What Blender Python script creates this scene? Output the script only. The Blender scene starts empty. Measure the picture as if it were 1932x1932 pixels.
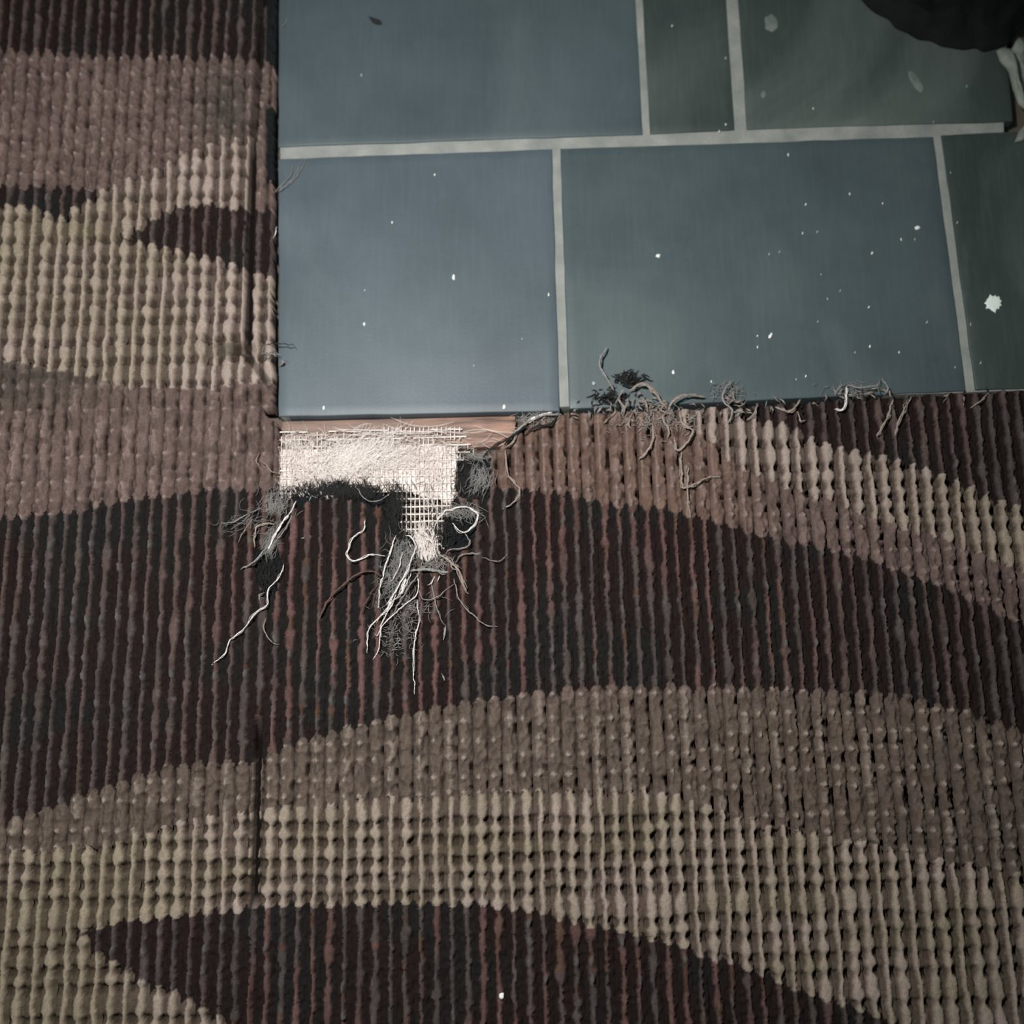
import bpy, math, random
import numpy as np
from mathutils import Vector, Matrix

# ------------------------------------------------------------------ camera, world, lamps, exposure
S = bpy.context.scene
U = 0.0002                      # one photograph pixel at the picture's centre, in metres
FPX = 2030.0                    # focal length in pixels of a 1932 px wide frame
TILT, ROLL = math.radians(12.4), math.radians(1.22)
_R, _F = np.array((1., 0, 0)), np.array((0, math.sin(TILT), -math.cos(TILT)))
_U = np.array((0, math.cos(TILT), math.sin(TILT)))
RT = _R*math.cos(ROLL) - _U*math.sin(ROLL)
UP = _U*math.cos(ROLL) + _R*math.sin(ROLL)
EYE = -_F*FPX                   # in pixel units
cam_d = bpy.data.cameras.new('camera')
cam = bpy.data.objects.new('camera', cam_d); S.collection.objects.link(cam)
cam.matrix_world = Matrix(((RT[0], UP[0], -_F[0], EYE[0]*U), (RT[1], UP[1], -_F[1], EYE[1]*U),
                           (RT[2], UP[2], -_F[2], EYE[2]*U), (0, 0, 0, 1)))
cam_d.sensor_width = 36; cam_d.lens = 36*FPX/1932; cam_d.clip_start = 0.01; cam_d.clip_end = 20
S.camera = cam
cam_d.dof.use_dof = True; cam_d.dof.focus_distance = 0.388; cam_d.dof.aperture_fstop = 6.0

S.view_settings.view_transform = 'Standard'; S.view_settings.look = 'None'
S.view_settings.gamma = 1; S.view_settings.exposure = 0.0
S.view_settings.use_curve_mapping = False
w = bpy.data.worlds.new('room_gloom'); S.world = w; w.use_nodes = True
w.node_tree.nodes['Background'].inputs[0].default_value = (0.80, 1.0, 0.95, 1)
w.node_tree.nodes['Background'].inputs[1].default_value = 0.10

def lamp(name, px, py, h, power, col, size):
    d = bpy.data.lights.new(name, 'SPOT'); d.shadow_soft_size = size; d.energy = power; d.color = col
    d.spot_size = math.radians(112); d.spot_blend = 1.0
    o = bpy.data.objects.new(name, d); S.collection.objects.link(o)
    x, y = ground(px, py); o.location = (x*U, y*U, h)
    o.rotation_euler = (0, 0, 0)
    return o

def ground(px, py, z=0.0):
    """photograph pixel -> ground position (pixel units) at height z"""
    px = np.asarray(px, float); py = np.asarray(py, float)
    dx = (px-966)/FPX; dy = (966-py)/FPX
    d = [_F[k] + RT[k]*dx + UP[k]*dy for k in range(3)]
    t = (z-EYE[2])/d[2]
    return EYE[0]+d[0]*t, EYE[1]+d[1]*t
def to_px(x, y, z=0.0):
    v = [x-EYE[0], y-EYE[1], z-EYE[2]]
    zf = sum(v[k]*_F[k] for k in range(3))
    return (966+FPX*sum(v[k]*RT[k] for k in range(3))/zf,
            966-FPX*sum(v[k]*UP[k] for k in range(3))/zf)

lamp('torch', 585, 860, 0.40, 10.0, (1.0, 0.968, 0.94), 0.010)

# ------------------------------------------------------------------ helpers
random.seed(7); rng = np.random.default_rng(7)
def srgb(r, g, b):
    f = lambda c: (c/255/12.92) if c/255 <= .04045 else ((c/255+.055)/1.055)**2.4
    return (f(r), f(g), f(b))
def _h(ix, iy, s):
    n = (ix.astype(np.int64)*374761393 + iy.astype(np.int64)*668265263 + s*1442695041) & 0xffffffff
    n = ((n ^ (n >> 13))*1274126177) & 0xffffffff
    return ((n ^ (n >> 16)) & 0xffff)/65535.0
def noise(x, y, s=0):
    x = np.asarray(x, float); y = np.asarray(y, float)
    x, y = np.broadcast_arrays(x, y)
    ix = np.floor(x); iy = np.floor(y); fx = x-ix; fy = y-iy
    fx = fx*fx*(3-2*fx); fy = fy*fy*(3-2*fy); ix = ix.astype(int); iy = iy.astype(int)
    a = _h(ix, iy, s)*(1-fx)+_h(ix+1, iy, s)*fx
    b = _h(ix, iy+1, s)*(1-fx)+_h(ix+1, iy+1, s)*fx
    return a*(1-fy)+b*fy
def sstep(a, b, x):
    t = np.clip((x-a)/(b-a), 0, 1); return t*t*(3-2*t)
def inpoly(x, y, P):
    x = np.asarray(x, float); y = np.asarray(y, float)
    r = np.zeros(np.broadcast(x, y).shape, bool); n = len(P)
    for i in range(n):
        x0, y0 = P[i]; x1, y1 = P[(i+1) % n]
        if y0 == y1: continue
        r ^= ((y0 > y) != (y1 > y)) & (x < (x1-x0)*(y-y0)/(y1-y0)+x0)
    return r
def lin(x, P):
    return np.interp(x, [p[0] for p in P], [p[1] for p in P])

def material(name, build):
    m = bpy.data.materials.new(name); m.use_nodes = True
    nt = m.node_tree; b = nt.nodes['Principled BSDF']
    build(nt, b); return m
def N(nt, t, **k):
    n = nt.nodes.new(t)
    for a, v in k.items(): setattr(n, a, v)
    return n
def mottled(name, c0, c1, scale, rough=.8, bump=0.2, bscale=None, spec=.3, detail=6, dist=0.0006, stretch=(1, 1, 1)):
    def f(nt, b):
        tc = N(nt, 'ShaderNodeTexCoord'); mp = N(nt, 'ShaderNodeMapping'); mp.inputs['Scale'].default_value = stretch
        nt.links.new(tc.outputs['Object'], mp.inputs[0])
        n = N(nt, 'ShaderNodeTexNoise'); n.inputs['Scale'].default_value = scale; n.inputs['Detail'].default_value = detail
        nt.links.new(mp.outputs[0], n.inputs[0])
        r = N(nt, 'ShaderNodeValToRGB'); r.color_ramp.elements[0].position = .3; r.color_ramp.elements[1].position = .7
        r.color_ramp.elements[0].color = (*c0, 1); r.color_ramp.elements[1].color = (*c1, 1)
        nt.links.new(n.outputs[0], r.inputs[0]); nt.links.new(r.outputs[0], b.inputs['Base Color'])
        n2 = N(nt, 'ShaderNodeTexNoise'); n2.inputs['Scale'].default_value = bscale or scale*4; n2.inputs['Detail'].default_value = 5
        nt.links.new(mp.outputs[0], n2.inputs[0])
        bp = N(nt, 'ShaderNodeBump'); bp.inputs['Strength'].default_value = bump; bp.inputs['Distance'].default_value = dist
        nt.links.new(n2.outputs[0], bp.inputs['Height']); nt.links.new(bp.outputs[0], b.inputs['Normal'])
        b.inputs['Roughness'].default_value = rough; b.inputs['Specular IOR Level'].default_value = spec
    return material(name, f)
def plain(name, c, rough=.9, spec=.2):
    def f(nt, b):
        b.inputs['Base Color'].default_value = (*c, 1); b.inputs['Roughness'].default_value = rough
        b.inputs['Specular IOR Level'].default_value = spec
    return material(name, f)

def pile(nt, b):                                   # dyed yarn: colour carried per stitch by the attribute, fibre grain on top
    a = N(nt, 'ShaderNodeAttribute', attribute_name='dye')
    tc = N(nt, 'ShaderNodeTexCoord')
    n = N(nt, 'ShaderNodeTexNoise'); n.inputs['Scale'].default_value = 1500; n.inputs['Detail'].default_value = 4
    nt.links.new(tc.outputs['Object'], n.inputs[0])
    mr = N(nt, 'ShaderNodeMapRange'); mr.inputs[1].default_value = .3; mr.inputs[2].default_value = .7
    mr.inputs[3].default_value = .84; mr.inputs[4].default_value = 1.16
    nt.links.new(n.outputs[0], mr.inputs[0])
    mx = N(nt, 'ShaderNodeVectorMath', operation='SCALE')
    nt.links.new(a.outputs['Color'], mx.inputs[0]); nt.links.new(mr.outputs[0], mx.inputs['Scale'])
    nt.links.new(mx.outputs[0], b.inputs['Base Color'])
    bp = N(nt, 'ShaderNodeBump'); bp.inputs['Strength'].default_value = .35; bp.inputs['Distance'].default_value = .0005
    nt.links.new(n.outputs[0], bp.inputs['Height']); nt.links.new(bp.outputs[0], b.inputs['Normal'])
    b.inputs['Roughness'].default_value = .95; b.inputs['Specular IOR Level'].default_value = .06
M_PILE = material('dyed_loop_pile', pile)

def mesh_obj(name, V, F, mat, parent=None, smooth=True):
    me = bpy.data.meshes.new(name)
    V = np.asarray(V, np.float32); F = np.asarray(F, np.int32)
    k = F.shape[1]
    me.vertices.add(len(V)); me.vertices.foreach_set('co', V.ravel())
    me.loops.add(F.size); me.loops.foreach_set('vertex_index', F.ravel())
    me.polygons.add(len(F)); me.polygons.foreach_set('loop_start', np.arange(0, F.size, k, dtype=np.int32))
    me.polygons.foreach_set('loop_total', np.full(len(F), k, np.int32))
    me.update(calc_edges=True); me.validate()
    if smooth: me.polygons.foreach_set('use_smooth', np.ones(len(me.polygons), bool))
    me.materials.append(mat)
    o = bpy.data.objects.new(name, me); S.collection.objects.link(o)
    if parent: o.parent = parent
    return o
def tag(o, label=None, cat=None, group=None, kind=None):
    if label: o['label'] = label
    if cat: o['category'] = cat
    if group: o['group'] = group
    if kind: o['kind'] = kind
    return o
def empty(name, x=0, y=0, z=0):
    o = bpy.data.objects.new(name, None); o.empty_display_size = .01; o.location = (x*U, y*U, z*U)
    S.collection.objects.link(o); return o

def spline(P, step=3.0):
    P = np.asarray(P, float)
    if len(P) < 3:
        n = max(2, int(np.linalg.norm(P[-1]-P[0])/step)); return P[0]+(P[-1]-P[0])*np.linspace(0, 1, n)[:, None]
    Q = np.vstack([2*P[0]-P[1], P, 2*P[-1]-P[-2]]); out = []
    for i in range(1, len(Q)-2):
        n = max(2, int(np.linalg.norm(Q[i+1]-Q[i])/step)); t = np.linspace(0, 1, n, endpoint=False)[:, None]
        a, b, c, d = Q[i-1], Q[i], Q[i+1], Q[i+2]
        out.append(.5*((2*b)+(c-a)*t+(2*a-5*b+4*c-d)*t*t+(3*b-a-3*c+d)*t**3))
    out.append(P[-1:]); return np.vstack(out)
def tube(C, r, n=6, taper=True, wob=0.25):
    """sides of a tapering yarn along the points C (pixel units)"""
    m = len(C); T = np.gradient(C, axis=0); T /= np.linalg.norm(T, axis=1)[:, None]+1e-9
    A = np.cross(T, (0, 0, 1.0)); l = np.linalg.norm(A, axis=1)[:, None]; A = np.where(l > .05, A/(l+1e-9), (1, 0, 0))
    B = np.cross(A, T)
    R = np.full(m, float(r))*(1+wob*(rng.random(m)-.5)*2)
    if taper: R *= np.minimum(1, .35+np.minimum(np.arange(m), np.arange(m)[::-1])*.3)
    th = np.arange(n)*2*math.pi/n
    V = C[:, None]+R[:, None, None]*(np.cos(th)[None, :, None]*A[:, None]+np.sin(th)[None, :, None]*B[:, None])
    i = np.arange(m-1)[:, None]*n; j = np.arange(n)[None]; k = (j+1) % n
    F = np.stack([i+j, i+k, i+n+k, i+n+j], -1).reshape(-1, 4)
    return V.reshape(-1, 3), F
def join(L):
    V = []; F = []; o = 0
    for v, f in L: V.append(v); F.append(f+o); o += len(v)
    return np.vstack(V), np.vstack(F)
def px3(P, z0):
    """pixel points (optionally with heights) -> 3-D points, pixel units"""
    out = []
    for p in P:
        z = p[2] if len(p) > 2 else z0
        x, y = ground(p[0], p[1], z); out.append((float(x), float(y), z))
    return out

def slab(name, P, z0, z1, mat, parent, cell=26, amp=0.6, bev=2.0, seed=0, smooth=True):
    """a four-cornered slab with rounded arrises and a slightly uneven face; P are ground corners tl,tr,br,bl"""
    P = np.asarray(P, float)
    nx = max(3, int(np.linalg.norm(P[1]-P[0])/cell)); ny = max(3, int(np.linalg.norm(P[3]-P[0])/cell))
    lx = np.linalg.norm(P[1]-P[0]); ly = np.linalg.norm(P[3]-P[0])
    s = np.concatenate([[0, bev*.3/lx, bev/lx], np.linspace(0, 1, nx+1)[1:-1], [1-bev/lx, 1-bev*.3/lx, 1]])
    t = np.concatenate([[0, bev*.3/ly, bev/ly], np.linspace(0, 1, ny+1)[1:-1], [1-bev/ly, 1-bev*.3/ly, 1]])
    s, t = np.meshgrid(s, t)
    X = ((1-s)*(1-t))[..., None]*P[0]+(s*(1-t))[..., None]*P[1]+(s*t)[..., None]*P[2]+((1-s)*t)[..., None]*P[3]
    d = np.minimum(np.minimum(s, 1-s)*lx, np.minimum(t, 1-t)*ly)
    Z = z1 - bev*(1-np.sqrt(np.clip(1-(1-np.clip(d/bev, 0, 1))**2, 0, 1))) - amp + amp*noise(X[..., 0]/70, X[..., 1]/70, seed)
    # wavering arris
    wob = (noise(X[..., 0]/45, X[..., 1]/45, seed+5)-.5)*2.0*np.clip(1-d/8, 0, 1)
    X = X+wob[..., None]
    h, w_ = s.shape; V = np.dstack([X[..., 0], X[..., 1], Z]).reshape(-1, 3)
    i = np.arange(h-1)[:, None]*w_+np.arange(w_-1)[None]
    F = np.stack([i, i+w_, i+w_+1, i+1], -1).reshape(-1, 4)
    ring = list(range(w_))+[r*w_+w_-1 for r in range(1, h)]+[(h-1)*w_+c for c in range(w_-2, -1, -1)]+[r*w_ for r in range(h-2, 0, -1)]
    n0 = len(V); B = V[ring].copy(); B[:, 2] = z0; V = np.vstack([V, B]); k = len(ring)
    sf = [(ring[a], ring[(a+1) % k], n0+(a+1) % k, n0+a) for a in range(k)]
    F = np.vstack([F, sf])
    return mesh_obj(name, V*U, F, mat, parent, smooth)

# ------------------------------------------------------------------ outlines read off the photograph
TILE_LEFT = [(-400, 519), (0, 527), (250, 522), (450, 522), (560, 520), (785, 524), (900, 526)]      # y -> x
EDGE_BOT = [(400, 787), (525, 785), (970, 775), (1500, 752), (1932, 735), (2500, 712)]               # x -> y, tile's lower edge
CARPET_TOP = [(524, 787), (925, 862), (950, 836), (975, 812), (1000, 800), (1030, 788), (1070, 779), (1130, 777), (1180, 776),
              (1260, 774), (1330, 771), (1420, 767), (1520, 760), (1640, 752), (1760, 745), (1932, 737), (2500, 712)]
HOLE = [(500, 780), (980, 765), (985, 800), (955, 832), (925, 858), (893, 862), (862, 870), (858, 905), (862, 935), (848, 958),
        (838, 985), (832, 1015), (829, 1052), (806, 1056), (789, 1050), (786, 1022), (772, 1006), (757, 992), (754, 965), (750, 938),
        (738, 930), (724, 932), (712, 923), (700, 928), (688, 922), (672, 918), (660, 914), (648, 906), (636, 900), (627, 912),
        (612, 905), (604, 914), (586, 918), (572, 922), (556, 928), (546, 938), (530, 944), (526, 930), (527, 800)]
BALD = [[(855, 855), (928, 850), (926, 938), (898, 944), (868, 940)],
        [(482, 1040), (530, 1030), (533, 1075), (524, 1120), (500, 1130), (484, 1090)],
        [(728, 1040), (775, 1008), (785, 1050), (768, 1100), (745, 1135), (720, 1120), (716, 1075)],
        [(545, 930), (600, 915), (640, 900), (740, 925), (752, 945), (756, 1010), (740, 1012), (725, 960), (650, 940), (600, 945), (560, 960)],
        [(822, 985), (850, 968), (895, 972), (900, 1000), (885, 1030), (840, 1040), (826, 1020)]]

# zones of the woven pattern (photograph pixels): 0 light, 1 brown, 2 dark, 3 bald
DK_TOP = [(-600, 1010), (0, 985), (150, 968), (250, 945), (400, 933), (525, 930), (850, 960), (930, 930), (1000, 932), (1080, 942),
          (1130, 955), (1250, 966), (1340, 985), (1450, 1018), (1550, 1040), (1650, 1066), (1750, 1105), (1850, 1147), (1932, 1185), (2500, 1480)]
DK_BOT = [(-500, 1700), (0, 1552), (60, 1530), (200, 1480), (330, 1440), (480, 1432), (560, 1398), (650, 1370), (760, 1345), (880, 1320),
          (1000, 1305), (1150, 1292), (1350, 1290), (1550, 1298), (1700, 1308), (1800, 1335), (1932, 1372), (2500, 1560)]
BR_BOT = [(-500, 1640), (0, 1605), (200, 1592), (330, 1550), (480, 1525), (560, 1522), (700, 1503), (850, 1500), (1000, 1490), (1230, 1490),
          (1300, 1505), (1400, 1540), (1550, 1572), (1700, 1602), (1932, 1650), (2500, 1800)]
LENS = [(155, 1756), (250, 1740), (350, 1730), (480, 1715), (600, 1710), (700, 1706), (900, 1710), (1000, 1720), (1100, 1746), (1250, 1776),
        (1400, 1826), (1500, 1866), (1600, 1900), (1690, 1936), (2000, 2060), (2400, 2300), (700, 2300), (600, 2100), (445, 1936), (400, 1903), (340, 1872), (260, 1838), (200, 1802)]
WEDGE = [(238, 456), (300, 420), (330, 402), (380, 395), (440, 404), (560, 405), (560, 530), (525, 525), (450, 505), (400, 490), (340, 474), (290, 464)]
SLIVER = [(-400, 340), (0, 362), (170, 362), (180, 372), (150, 396), (110, 414), (60, 388), (0, 388), (-400, 400)]
LT_TOP = [(-400, 390), (0, 386), (110, 400), (175, 372), (215, 356), (300, 325), (350, 294), (430, 268), (478, 262), (482, 520), (500, 525), (560, 525)]
LT_BOT = [(-400, 660), (0, 685), (100, 705), (165, 712), (240, 738), (300, 738), (400, 745), (470, 730), (530, 725)]
RB_TOP = [(1200, 740), (1400, 775), (1440, 792), (1480, 802), (1560, 842), (1700, 868), (1800, 908), (1932, 962), (2500, 1200)]
RB_BOT = [(1200, 760), (1290, 800), (1345, 842), (1380, 880), (1460, 916), (1530, 942), (1600, 962), (1700, 1000), (1800, 1032), (1932, 1082), (2500, 1330)]
def zone(x, y):
    z = np.full(np.broadcast(x, y).shape, 1)
    z[y > lin(x, DK_TOP)] = 2
    z[y > lin(x, DK_BOT)] = 1
    z[y > lin(x, BR_BOT)] = 0
    z[inpoly(x, y, LENS)] = 2
    L = (x < 560) & (y < 900)
    z[L & (y > lin(x, LT_TOP)) & (y < lin(x, LT_BOT))] = 0
    z[inpoly(x, y, WEDGE)] = 2; z[inpoly(x, y, SLIVER)] = 2
    z[L & (y < np.interp(x, [-400, 0, 520], [85, 98, 118]))] = 2
    Rr = (x > 1240) & (y < 1300)
    z[Rr & (y > lin(x, RB_TOP)) & (y < lin(x, RB_BOT))] = 0
    z[Rr & (y < lin(x, RB_TOP))] = 2
    return z

# ------------------------------------------------------------------ floor: screed, grout and slate tiles
M_SCREED = mottled('grey_brown_screed', srgb(70, 62, 56), srgb(98, 88, 80), 60, .95, .5)
M_GROUT = mottled('pale_grey_grout', srgb(122, 127, 124), srgb(150, 153, 148), 90, .9, .5, 700)
def slate(c0, c1, cd, seed, dust=.5):
    def f(nt, b):
        tc = N(nt, 'ShaderNodeTexCoord'); mp = N(nt, 'ShaderNodeMapping'); mp.inputs['Location'].default_value = (seed*.37, seed*.21, seed)
        nt.links.new(tc.outputs['Object'], mp.inputs[0])
        n = N(nt, 'ShaderNodeTexNoise'); n.inputs['Scale'].default_value = 16; n.inputs['Detail'].default_value = 9; n.inputs['Roughness'].default_value = .62
        nt.links.new(mp.outputs[0], n.inputs[0])
        r = N(nt, 'ShaderNodeValToRGB'); r.color_ramp.elements[0].position = .3; r.color_ramp.elements[1].position = .72
        r.color_ramp.elements[0].color = (*c0, 1); r.color_ramp.elements[1].color = (*c1, 1); nt.links.new(n.outputs[0], r.inputs[0])
        # dust film: blotches and thin brush marks
        d = N(nt, 'ShaderNodeTexNoise'); d.inputs['Scale'].default_value = 9; d.inputs['Detail'].default_value = 5; d.inputs['Distortion'].default_value = 1.2
        nt.links.new(mp.outputs[0], d.inputs[0])
        dr = N(nt, 'ShaderNodeMapRange'); dr.inputs[1].default_value = .5; dr.inputs[2].default_value = .82; dr.inputs[4].default_value = dust
        nt.links.new(d.outputs[0], dr.inputs[0])
        m2 = N(nt, 'ShaderNodeMapping'); m2.inputs['Scale'].default_value = (10, .8, 1); m2.inputs['Rotation'].default_value = (0, 0, .1)
        nt.links.new(tc.outputs['Object'], m2.inputs[0])
        s = N(nt, 'ShaderNodeTexNoise'); s.inputs['Scale'].default_value = 60; s.inputs['Detail'].default_value = 3; nt.links.new(m2.outputs[0], s.inputs[0])
        sr = N(nt, 'ShaderNodeMapRange'); sr.inputs[1].default_value = .45; sr.inputs[2].default_value = .85; sr.inputs[4].default_value = .10
        nt.links.new(s.outputs[0], sr.inputs[0])
        ad = N(nt, 'ShaderNodeMath', operation='ADD', use_clamp=True); nt.links.new(dr.outputs[0], ad.inputs[0]); nt.links.new(sr.outputs[0], ad.inputs[1])
        mx = N(nt, 'ShaderNodeMix', data_type='RGBA'); nt.links.new(ad.outputs[0], mx.inputs[0]); nt.links.new(r.outputs[0], mx.inputs[6]); mx.inputs[7].default_value = (*cd, 1)
        nt.links.new(mx.outputs[2], b.inputs['Base Color'])
        g = N(nt, 'ShaderNodeTexNoise'); g.inputs['Scale'].default_value = 900; g.inputs['Detail'].default_value = 3; nt.links.new(tc.outputs['Object'], g.inputs[0])
        bp = N(nt, 'ShaderNodeBump'); bp.inputs['Strength'].default_value = .12; bp.inputs['Distance'].default_value = .0003
        nt.links.new(g.outputs[0], bp.inputs['Height']); nt.links.new(bp.outputs[0], b.inputs['Normal'])
        b.inputs['Roughness'].default_value = .5; b.inputs['Specular IOR Level'].default_value = .45
    return material('dark_slate', f)

gx = [(-1500, -1500), (1500, -1500), (1500, 1700), (-1500, 1700)]
floor = slab('floor', [gx[3], gx[2], gx[1], gx[0]], -70, -46, M_SCREED, None, cell=150, amp=1.0)
tag(floor, kind='structure')
def gp(*P): return [tuple(float(c) for c in ground(*p)) for p in P]
grout = slab('grout', gp((527, -300), (1897, -300), (1897, 736), (529, 786)), -46, -3.2, M_GROUT, floor, cell=12, amp=2.2, bev=1.5, seed=3)
grout2 = slab('grout', gp((1896, 300), (2500, 280), (2560, 709), (1896, 736)), -46, -3.2, M_GROUT, floor, cell=20, amp=2.2, bev=1.5, seed=4)
c_blue = (srgb(66, 78, 85), srgb(82, 95, 102), srgb(112, 123, 128))
c_green = (srgb(45, 56, 55), srgb(62, 72, 70), srgb(112, 122, 118))
tiles = [  # corners tl,tr,br,bl in photograph pixels, colours
    ([(527, -240), (1184, -262), (1213, 253), (525, 276)], (srgb(59, 71, 76), srgb(74, 87, 92), srgb(104, 116, 120)), 1, .3),
    ([(1198, -262), (1353, -268), (1386, 244), (1227, 252)], c_green, 2, .35),
    ([(1374, -268), (1872, -290), (1911, 228), (1410, 243)], c_green, 3, .8),
    ([(525, 299), (1041, 281), (1056, 776), (525, 786)], c_blue, 4, .35),
    ([(1057, 280), (1761, 257), (1823, 737), (1074, 772)], ((srgb(57, 69, 73)), srgb(74, 87, 90), srgb(108, 120, 122)), 5, .35),
    ([(1777, 254), (2420, 226), (2540, 712), (1841, 736)], c_green, 6, .6)]
for P, c, sd, du in tiles:
    slab('tile', gp(*P), -46, 0, slate(c[0], c[1], c[2], sd, du), floor, cell=20, amp=.8, bev=2.2, seed=sd*3)

# ------------------------------------------------------------------ carpet
BASE = -18.0
carpet = empty('carpet', 0, 0, 0)
tag(carpet, 'brown and beige ribbed loop-pile carpet with curved dark bands, torn at its corner', 'carpet')
PITCH = 26.6
x0r, _ = ground(852, 1570)                       # the straight thin rib that fixes the phase
x0r = float(x0r)
THIN = {-31, -29, -27, -25, -23, -21, -17, -15, -9, -7, -4, -2, 0, 4, 6, 10, 12, 16, 18, 20, 22, 25, 28, 30, 33, 36, -34, -37}
rows = [-1300.0]
while rows[-1] < 1400: rows.append(rows[-1]+random.choice([29, 34, 42, 50]))
rows = np.array(rows)

LB = dict(a=srgb(172, 160, 150), b=srgb(160, 149, 128), gap=srgb(112, 99, 86), pit=srgb(72, 60, 50))
def A(*c): return np.array(srgb(*c))
def mixc(a, b, t): return a*(1-t[..., None])+b*t[..., None]
step = 3.0
ys = np.arange(-1010, 1230, step); NA = 11
av = np.linspace(-.5, .5, NA)
def hole_mask(x, y):
    """true where carpet lies (photograph pixels)"""
    rag = (noise(x/7, y/7, 51)-.5)*7
    k = ~((x+rag*.5 > np.interp(y, [p[0] for p in TILE_LEFT], [p[1] for p in TILE_LEFT])-3) & (y+rag < lin(x, CARPET_TOP)) )
    k &= ~inpoly(x+rag*.6, y+rag*.6, HOLE)
    return k
lo, hi = -45, 46
allow = []
for i in range(lo, hi):
    cx = x0r+i*PITCH
    if abs(cx) > 1230: continue
    a, y = np.meshgrid(av, ys)
    yj = y+noise(a*3+i*7, y/9, 11)*1.2
    wx = cx+a*PITCH
    PX, PY = to_px(wx, y)
    pcx, pcy = to_px(cx+0*y, y)
    # the pattern changes stitch by stitch, so look it up at the rib's centre
    jit = (noise(i*1.0+0*y, y/18, 21)-.5)*7 + (random.random()-.5)*5
    endr = 11*sstep(.12, .5, np.abs(a-.02))
    lid = (noise(wx/3, y/3, 24)-.5)*5
    zc = zone(pcx, pcy+jit)
    z_up = zone(pcx, pcy+jit-endr+lid); z_dn = zone(pcx, pcy+jit+endr+lid)
    z = np.maximum(np.maximum(zc, z_up), z_dn)
    bald = np.zeros(z.shape, bool)
    for P in BALD: bald |= inpoly(PX+(noise(PX/5, PY/5, 5)-.5)*8, PY+(noise(PX/5, PY/5, 6)-.5)*8, P)
    thin = (i in THIN)
    bald |= (PX > 503) & (PX < 560) & (PY < 345+(noise(PX/6, PY/9, 15)-.5)*40) & ~((PY > 122) & (PY < 205))
    # distance to nearest row line
    yy = y+(noise(i*.7+0*y, y/60, 9)-.5)*8
    k = np.clip(np.searchsorted(rows, yy), 1, len(rows)-1)
    dr = np.minimum(np.abs(yy-rows[k-1]), np.abs(yy-rows[k])); seg = rows[k]-rows[k-1]
    rowid = np.where(np.abs(yy-rows[k-1]) < np.abs(yy-rows[k]), k-1, k)
    stitch = _h(rowid, np.full(rowid.shape, i), 77)             # per stitch random
    segr = _h(k, np.full(k.shape, i), 78)
    c = (noise(y/16, i+0*y, 1)-.5)*.13+(noise(y/60, i+0*y, 8)-.5)*.10
    ax = np.abs(a-c); sgn = a-c
    fz = noise(wx/2.4, y/3.2, 31)-.5; fz2 = noise(wx/5, y/6, 32)-.5
    # widths
    bulge = sstep(0, 13, dr)
    n1 = noise(y/13, i+0*y, 2); n2 = noise(y/30, i+0*y, 3)
    wl = np.where(thin, .13+.07*n1, .15+.19*bulge*(.35+.9*segr)+.13*(n1-.3))
    wd = np.where(thin, .10+.06*n1, .13+.13*n2*n1*2)
    wb = np.where(thin, .18+.05*n1, .37+.08*n1)
    W_ = np.select([z == 0, z == 1, z == 2], [wl, wb, wd])
    W_ = W_+fz*np.where(z == 2, .11, .07)+fz2*.05
    ridge = sstep(1.18, .72, ax/W_)
    dome = np.sqrt(np.clip(1-(ax/(W_*1.1))**2, 0, 1))
    # light: dips right of the rib at the row lines
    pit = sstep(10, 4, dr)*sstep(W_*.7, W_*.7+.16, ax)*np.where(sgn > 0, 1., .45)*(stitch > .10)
    gapL = 4+6*bulge+fz2*3
    hL = gapL*(1-ridge)+ridge*(8+8*dome+3*bulge*(not thin)) - pit*9
    # brown: nearly level, dark slits between stitches, small bright tips on the row lines
    slit = sstep(.26, .42, sgn)*(segr > .42)*sstep(5, 10, dr)*sstep(.38, .6, noise(y/9, i+.5+0*y, 14))
    tip = sstep(8, 3, dr+np.abs(a+.12)*26)*(stitch > .30)
    cl8 = noise(wx/7, y/9, 91); cl8b = noise(wx/4, y/6, 92)
    hB = 8+6*dome*ridge-slit*12+tip*6+fz2*4+3*(n1-.5)+(cl8-.5)*8+(cl8b-.5)*4
    # dark: thin raised yarn over a low fuzzy black pile
    knot = sstep(1.0, .6, np.hypot(dr/10, ax/.20))*(stitch > .86)
    hD = 9+fz2*7*(1-ridge)+ridge*(4+4*dome)+knot*5
    hX = 0+fz2*9+fz*4
    h = np.select([z == 0, z == 1, z == 2], [hL, hB, hD]); h = np.where(bald, hX, h)
    h = h+fz*2.2
    # the slit that runs down beside the narrow strip
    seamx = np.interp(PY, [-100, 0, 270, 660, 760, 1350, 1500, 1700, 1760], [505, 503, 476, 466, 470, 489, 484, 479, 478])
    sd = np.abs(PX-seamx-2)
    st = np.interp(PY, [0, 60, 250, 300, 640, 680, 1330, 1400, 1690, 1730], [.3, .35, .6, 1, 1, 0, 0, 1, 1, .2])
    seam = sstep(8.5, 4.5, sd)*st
    h = h*(1-seam)-16.5*seam
    # a pulled, puckered spot beside the corner
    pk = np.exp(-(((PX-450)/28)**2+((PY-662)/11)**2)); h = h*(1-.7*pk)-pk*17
    fl = np.exp(-(((PX-447)/16)**2+((PY-700)/26)**2)); h = h+fl*6
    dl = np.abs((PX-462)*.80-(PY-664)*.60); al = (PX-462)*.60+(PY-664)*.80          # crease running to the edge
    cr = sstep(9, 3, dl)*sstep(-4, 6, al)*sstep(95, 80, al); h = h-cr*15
    pan = sstep(26, 12, np.abs((PX-447)*.80-(PY-680)*.60-18))*sstep(0, 12, al)*sstep(95, 70, al); h = h*(1-pan*.5)+9*pan*.5
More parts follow.
